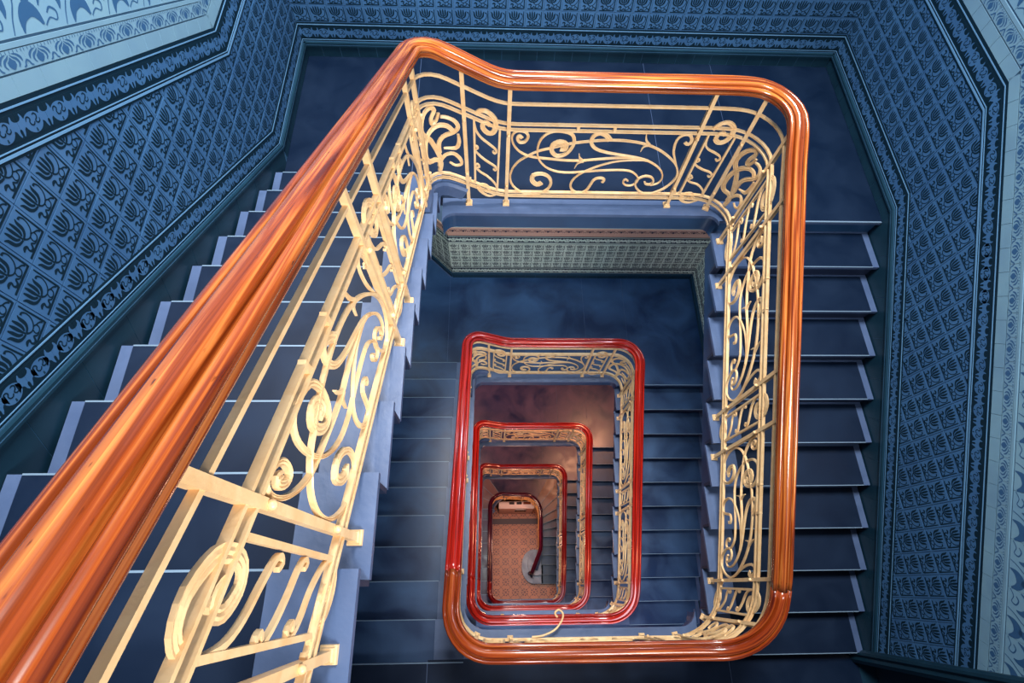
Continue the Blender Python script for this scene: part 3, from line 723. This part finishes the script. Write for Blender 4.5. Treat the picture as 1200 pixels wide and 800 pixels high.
SMALL = [conv(q, fs_) for q in [
    W_([(478, 225), (505, 672)], .015), W_([(687, 235), (682, 700)], .015), W_([(505, 672), (485, 688), (462, 680), (468, 664)], .012),
    W_([(482, 255), (500, 300), (540, 330), (600, 350), (650, 370), (665, 388), (650, 405), (635, 395)], .012),
    W_([(500, 425), (516, 410), (500, 402), (488, 425), (520, 455), (580, 480), (640, 495), (668, 512), (660, 532), (645, 524)], .012),
    W_([(515, 560), (534, 546), (515, 532), (500, 556), (540, 585), (600, 600), (650, 630), (675, 660), (682, 700)], .012),
    W_([(488, 195), (520, 160), (580, 146), (640, 172), (652, 218), (632, 262), (590, 278), (550, 258), (552, 225), (585, 214), (605, 228)], .030, .038, .026),
    W_([(668, 735), (620, 760), (570, 755), (532, 725), (545, 692), (590, 682), (618, 705), (605, 728), (578, 722)], .014, .030, .022),
]]
def fc(x, y):
    xl = 65+.17*y; xr = 385+.1*y; a = (x-xl)/(xr-xl); yt = 100+100*a; yb = 640+50*a
    return (a, (yb-y)/(yb-yt))
CORNER = [conv(q, fc) for q in [
    W_([(292, 640), (296, 585), (270, 545), (205, 528), (168, 480), (162, 400), (190, 335), (255, 300), (320, 305), (355, 332)], .034, .036, .030),
    W_([(288, 600), (288, 540), (265, 480), (235, 420), (205, 370), (140, 300), (122, 240), (150, 185), (205, 165), (236, 190), (216, 235), (222, 275), (252, 262), (265, 215)], .034, .034, .020),
    W_([(282, 500), (275, 430), (300, 382), (360, 342), (386, 300), (365, 262), (320, 245), (278, 240)], .034, .030, .018),
    W_([(388, 350), (397, 405), (378, 455), (308, 466)], .016, .034, .010),
    W_([(296, 560), (320, 522), (368, 502), (408, 530), (420, 570), (385, 592), (350, 575)], .026, .026, .012),
]]
RING = [(-1, -.6), (-.55, -1.1), (-.2, -.55), (.2, -1.1), (.6, -.6), (1, -.9), (1, .9), (.6, .6), (.2, 1.1), (-.2, .55), (-.55, 1.1), (-1, .6)]
SQ = [(-1, -1), (1, -1), (1, 1), (-1, 1)]
def ornament(path, t0, t1, strokes, name, parent, hb=.135, ht=.765, flipa=False, m='iron', n=3, th=.008):
    mb = MB(); th0 = th
    for si, st in enumerate(strokes):
        th = th0 - .0004*si
        c = crom(st, n) if len(st) > 2 else crom([st[0], tuple((p+q)/2 for p, q in zip(*st)), st[1]], 3)
        P3 = []
        for a, b, wd in c:
            if flipa: a = 1-a
            t = t0+(t1-t0)*a; P = path.P(t); P.z += hb+(ht-hb)*b; P3.append((P, path.T(t), wd))
        base = len(mb.v); wide = max(q[2] for q in st) > .02
        for i, (P, T, wd) in enumerate(P3):
            A = P3[max(i-1, 0)][0]; B = P3[min(i+1, len(P3)-1)][0]; d_ = (B-A)
            Th = Vector((T.x, T.y, 0)).normalized(); side = Vector((Th.y, -Th.x, 0))
            du, dz = d_.dot(Th), d_.z; l = math.hypot(du, dz) or 1
            nrm = Th*(-dz/l) + Vector((0, 0, du/l))
            for sa, sb in (RING if wide else SQ):
                q = P + nrm*(wd/2*sa) + side*(th*sb); mb.v.append((q.x, q.y, q.z))
        k = len(P3); R = len(RING if wide else SQ)
        for i in range(k-1):
            for a in range(R):
                b = (a+1) % R
                mb.f.append((base+R*i+a, base+R*i+b, base+R*i+R+b, base+R*i+R+a)); mb.m.append(0)
        mb.f += [tuple(base+j for j in range(R-1, -1, -1)), tuple(base+R*(k-1)+j for j in range(R))]; mb.m += [0, 0]
    return build(mb, name, [m], parent)

def ball_mesh(name, r, m):
    import bmesh
    b = bmesh.new(); bmesh.ops.create_icosphere(b, subdivisions=2, radius=r); me = bpy.data.meshes.new(name); b.to_mesh(me); b.free()
    me.materials.append(M[m]); me.polygons.foreach_set('use_smooth', [True]*len(me.polygons)); return me
STUD = ball_mesh('stud', .012, 'iron')

def baluster(path, x, y, zfoot, parent, m='iron', w_=.013):
    t = path.at(x, y); P = path.P(t); T = path.T(t); Th = Vector((T.x, T.y, 0)).normalized(); side = Vector((Th.y, -Th.x, 0))
    top = P.z+1.09
    def bx(mb, wa, wb, z0, z1):
        vs = []
        for z, ww in ((z0, wa), (z1, wb)):
            for a, b in ((-1, -1), (1, -1), (1, 1), (-1, 1)):
                q = Vector((P.x, P.y, z)) + Th*a*ww + side*b*ww; vs.append(tuple(q))
        mb.faces(vs, [(3, 2, 1, 0), (4, 5, 6, 7), (0, 1, 5, 4), (1, 2, 6, 5), (2, 3, 7, 6), (3, 0, 4, 7)])
    mb = MB(); bx(mb, w_, w_, zfoot+.008, top); o = build(mb, 'baluster', [m], parent)
    mb = MB(); bx(mb, w_*2.0, w_*1.9, zfoot+.0, zfoot+.016); bx(mb, w_*1.6, w_*1.35, zfoot+.016, zfoot+.030); build(mb, 'foot_plate', [m], o)
    for hh in (.19, .70):
        q = Vector((P.x, P.y, P.z+hh)) + side*(w_+.006) - parent_off(parent); s = link('stud', STUD, o, Matrix.Translation(q))
    return t

def railing(i, corners, zkeys, bal, panels, label, wood_m, hand_h=1.135, im='iron', detail=True, tstart=0, tend=None, hscale=1, segs=None):
    path = Path(corners, zkeys)
    root = thing('stair_railing', label, 'railing', tuple(path.P(path.L*.3)))
    tend = path.L if tend is None else tend
    pf = [(x*hscale, y) for x, y in PROF]
    cuts = [0] + [path.at(*q) for q, _ in (segs or [])] + [path.L]
    mats_ = [wood_m] + [m_ for _, m_ in (segs or [])]
    for a_, b_, wm in zip(cuts, cuts[1:], mats_):
        sweep(path, a_+.0008, b_-.0008, pf, hand_h, 'handrail', wm, root)['label'] = {'wood_top': 'orange varnished handrail', 'wood_mid': 'varnished handrail toned red-orange', 'wood_red': 'varnished handrail toned red', 'wood_dark': 'handrail toned dark red', 'wood_deep': 'handrail toned deep red'}[wm]
    sweep(path, 0, path.L, BAR, 1.085, 'rail_core', im, root, smooth=False)
    sweep(path, 0, path.L, [(a*.8, b*1.3) for a, b in BAR], .955, 'upper_rail', im, root, smooth=False)
    for h in (.765, .815): sweep(path, 0, path.L, BAR, h-.025, 'middle_rail', im, root, smooth=False)
    for h in (.085, .132): sweep(path, 0, path.L, BAR, h-.02, 'bottom_rail', im, root, smooth=False)
    ts = [baluster(path, x, y, zf, root, im) for x, y, zf in bal]
    for a, b, kind in panels:
        ta = ts[a] if a is not None else 0; tb = ts[b] if b is not None else path.L
        S = {'long': LONG, 'small': SMALL, 'corner': CORNER}[kind]
        fl_ = kind == 'corner' and a is not None and b is not None and b > len(bal)//2
        p = ornament(path, ta+.012, tb-.012, S, {'long': 'scroll_panel', 'small': 'ladder_panel', 'corner': 'leaf_panel'}[kind], root, .112, .742, fl_, im, 3 if i < 3 else 2)
        if kind == 'long' and i < 4:
            for aa in (.36, .55):      # small blocks tying the double rail
                t = ta+(tb-ta)*aa; P = path.P(t); mb = MB(); mb.quadbox((P.x-.010, P.y-.010, P.z+.738), (P.x+.010, P.y+.010, P.z+.798)); build(mb, 'rail_block', [im], p)
    return root, path, ts

def turn(i, wood_m, label, xl, xl2, start, im='iron', segs=None):
    z0 = zF(i); zn = zN(i); zx = zF(i+1)
    corners = [(xl, start, 0), (xl, .15, .17), (1.57, .15, .25), (1.57, -3.10, .32), (xl2, -3.10, .30), (xl2, -2.57, 0)]
    zk = [(xl, start, z0+pitchL(start)), (xl, -.02, z0+pitchL(-.02)), (xl+.12, .10, z0+.26), (xl+.50, .15, z0+.035), (1.25, .15, z0+.03), (1.55, -.08, z0+pitchR(-.08)+.02),
          (1.57, -.3, z0+pitchR(-.3)), (1.57, -2.70, z0+pitchR(-2.70)), (1.30, -3.08, zn+.06), (1.1, -3.10, zn+.03), (-.1, -3.10, zn+.03), (xl2+.10, -3.0, zn-.03),
          (xl2, -2.80, zx+pitchL(-2.80)), (xl2, -2.57, zx+pitchL(-2.57))]
    yl = {10: -2.846, 9: -2.528, 6: -1.561, 5: -1.241, 2: -.27, 1: .0}
    bal = [(xl, yl[j], z0+j*R_) for j in ((10, 9, 6, 5, 2, 1) if i == 1 else (9, 6, 5, 2, 1))]
    fx = (-.53, -.225, 1.11, 1.42) if i == 1 else (-.36, -.06, 1.01, 1.31)
    bal += [(x, .15, z0) for x in fx]
    yr = {1: -.10, 2: -.42, 5: -1.389, 6: -1.711, 9: -2.673, 10: -2.99}
    bal += [(1.57, yr[k], z0-k*R_) for k in (1, 2, 5, 6, 9, 10)]
    bal += [(x, -3.10, zn) for x in (1.30, 1.0, -.16, -.46 if i < 4 else -.30)]
    if i == 1:
        pn = [(None, 0, 'corner'), (0, 1, 'small'), (1, 2, 'long'), (2, 3, 'small'), (3, 4, 'long'), (4, 5, 'small'), (5, 6, 'corner'), (6, 7, 'small'), (7, 8, 'long'), (8, 9, 'small'), (9, 10, 'corner'),
              (10, 11, 'small'), (11, 12, 'long'), (12, 13, 'small'), (13, 14, 'long'), (14, 15, 'small'), (15, 16, 'corner'), (16, 17, 'small'), (17, 18, 'long'), (18, 19, 'small'), (19, None, 'corner')]
    else:
        pn = [(0, 1, 'long'), (1, 2, 'small'), (2, 3, 'long'), (3, 4, 'small'), (4, 5, 'corner'), (5, 6, 'small'), (6, 7, 'long'), (7, 8, 'small'), (8, 9, 'corner'),
              (9, 10, 'small'), (10, 11, 'long'), (11, 12, 'small'), (12, 13, 'long'), (13, 14, 'small'), (14, 15, 'corner'), (15, 16, 'small'), (16, 17, 'long'), (17, 18, 'small'), (18, None, 'corner')]
    rt = railing(i, corners, zk, bal, pn, label, wood_m, im=im, segs=segs)
    root, path, ts = rt
    sweep(path, path.at(xl, -.30), path.at(xl+.26, .15), [(-.03, -.12), (.03, -.12), (.03, -.02), (.015, .0), (-.015, .0), (-.03, -.02)][::-1], .02, 'curled_kerb', 'stone', root, smooth=False)
    return rt

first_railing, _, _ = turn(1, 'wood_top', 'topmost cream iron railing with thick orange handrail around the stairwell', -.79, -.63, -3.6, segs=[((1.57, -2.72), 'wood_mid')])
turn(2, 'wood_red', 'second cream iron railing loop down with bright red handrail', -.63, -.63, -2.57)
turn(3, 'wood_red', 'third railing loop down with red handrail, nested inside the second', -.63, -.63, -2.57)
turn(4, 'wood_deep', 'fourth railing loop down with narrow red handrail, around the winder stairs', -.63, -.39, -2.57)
# bottom railing: D-shaped curve to the newel
c5 = [(-.39, -2.57, 0), (-.39, .06, .42), (1.26, .0, .55), (1.32, -1.55, .5), (1.02, -2.30, 0)]
k5 = [(-.39, -2.57, z5+pitchL(-2.57)), (-.39, -.4, z5+.40), (-.2, -.08, z5+.12), (.9, .0, z5+.05), (1.15, -.25, z5-.12), (1.30, -.9, z5-.72), (1.30, -1.5, z5-1.20), (1.02, -2.30, z5-1.75)]
b5 = [(-.39, -2.0, z5+1.02), (-.39, -1.2, z5+.68), (-.36, -.35, z5+.3), (.1, .05, z5), (.7, .05, z5), (1.1, -.1, z5-.1), (1.3, -.9, z5-.85), (1.3, -1.5, z5-1.2)]
railing(5, c5, k5, b5, [(0, 1, 'long'), (1, 2, 'long'), (2, 3, 'corner'), (3, 4, 'long'), (4, 5, 'corner'), (5, 6, 'long'), (6, 7, 'long')],
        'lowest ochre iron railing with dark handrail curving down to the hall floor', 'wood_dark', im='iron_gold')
nw = thing('newel_post', 'slim dark newel post on the rounded bottom step', 'post', (1.03, -2.28, zg+R_))
def lathe(profile, n=14):
    mb = MB()
    for r, z in profile:
        for k in range(n): a = 2*math.pi*k/n; mb.v.append((r*math.cos(a)+1.03, r*math.sin(a)-2.28, z))
    for i in range(len(profile)-1):
        for k in range(n): mb.f.append((i*n+k, i*n+(k+1) % n, (i+1)*n+(k+1) % n, (i+1)*n+k)); mb.m.append(0)
    mb.f += [tuple(range(n))[::-1], tuple((len(profile)-1)*n+k for k in range(n))]; mb.m += [0, 0]
    return mb
zb = zg+R_
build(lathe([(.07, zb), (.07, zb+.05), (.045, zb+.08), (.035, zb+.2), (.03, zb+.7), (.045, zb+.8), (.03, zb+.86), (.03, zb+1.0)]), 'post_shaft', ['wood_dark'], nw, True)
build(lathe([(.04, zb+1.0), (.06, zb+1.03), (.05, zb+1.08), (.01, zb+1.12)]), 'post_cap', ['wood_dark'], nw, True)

# loose curl of iron reaching into the well below the near rail
def rod(pts, rad, name, m, parent):
    c = crom(pts, 5); mb = MB(); k = 6
    for i, p in enumerate(c):
        a = Vector(c[max(i-1, 0)]); b = Vector(c[min(i+1, len(c)-1)]); T = (b-a).normalized(); u = T.cross(Vector((0, 0, 1))).normalized(); v = u.cross(T)
        for j in range(k):
            q = Vector(p) + u*math.cos(2*math.pi*j/k)*rad + v*math.sin(2*math.pi*j/k)*rad; mb.v.append(tuple(q))
    for i in range(len(c)-1):
        for j in range(k): mb.f.append((i*k+j, i*k+(j+1) % k, (i+1)*k+(j+1) % k, (i+1)*k+j)); mb.m.append(0)
    return build(mb, name, [m], parent, True)
rod([(.02, -3.08, -1.72), (.12, -3.07, -1.73), (.22, -3.03, -1.74), (.28, -2.97, -1.75), (.30, -2.91, -1.75), (.265, -2.875, -1.75), (.23, -2.90, -1.75), (.25, -2.935, -1.75)], .009, 'loose_curl', 'iron', first_railing)
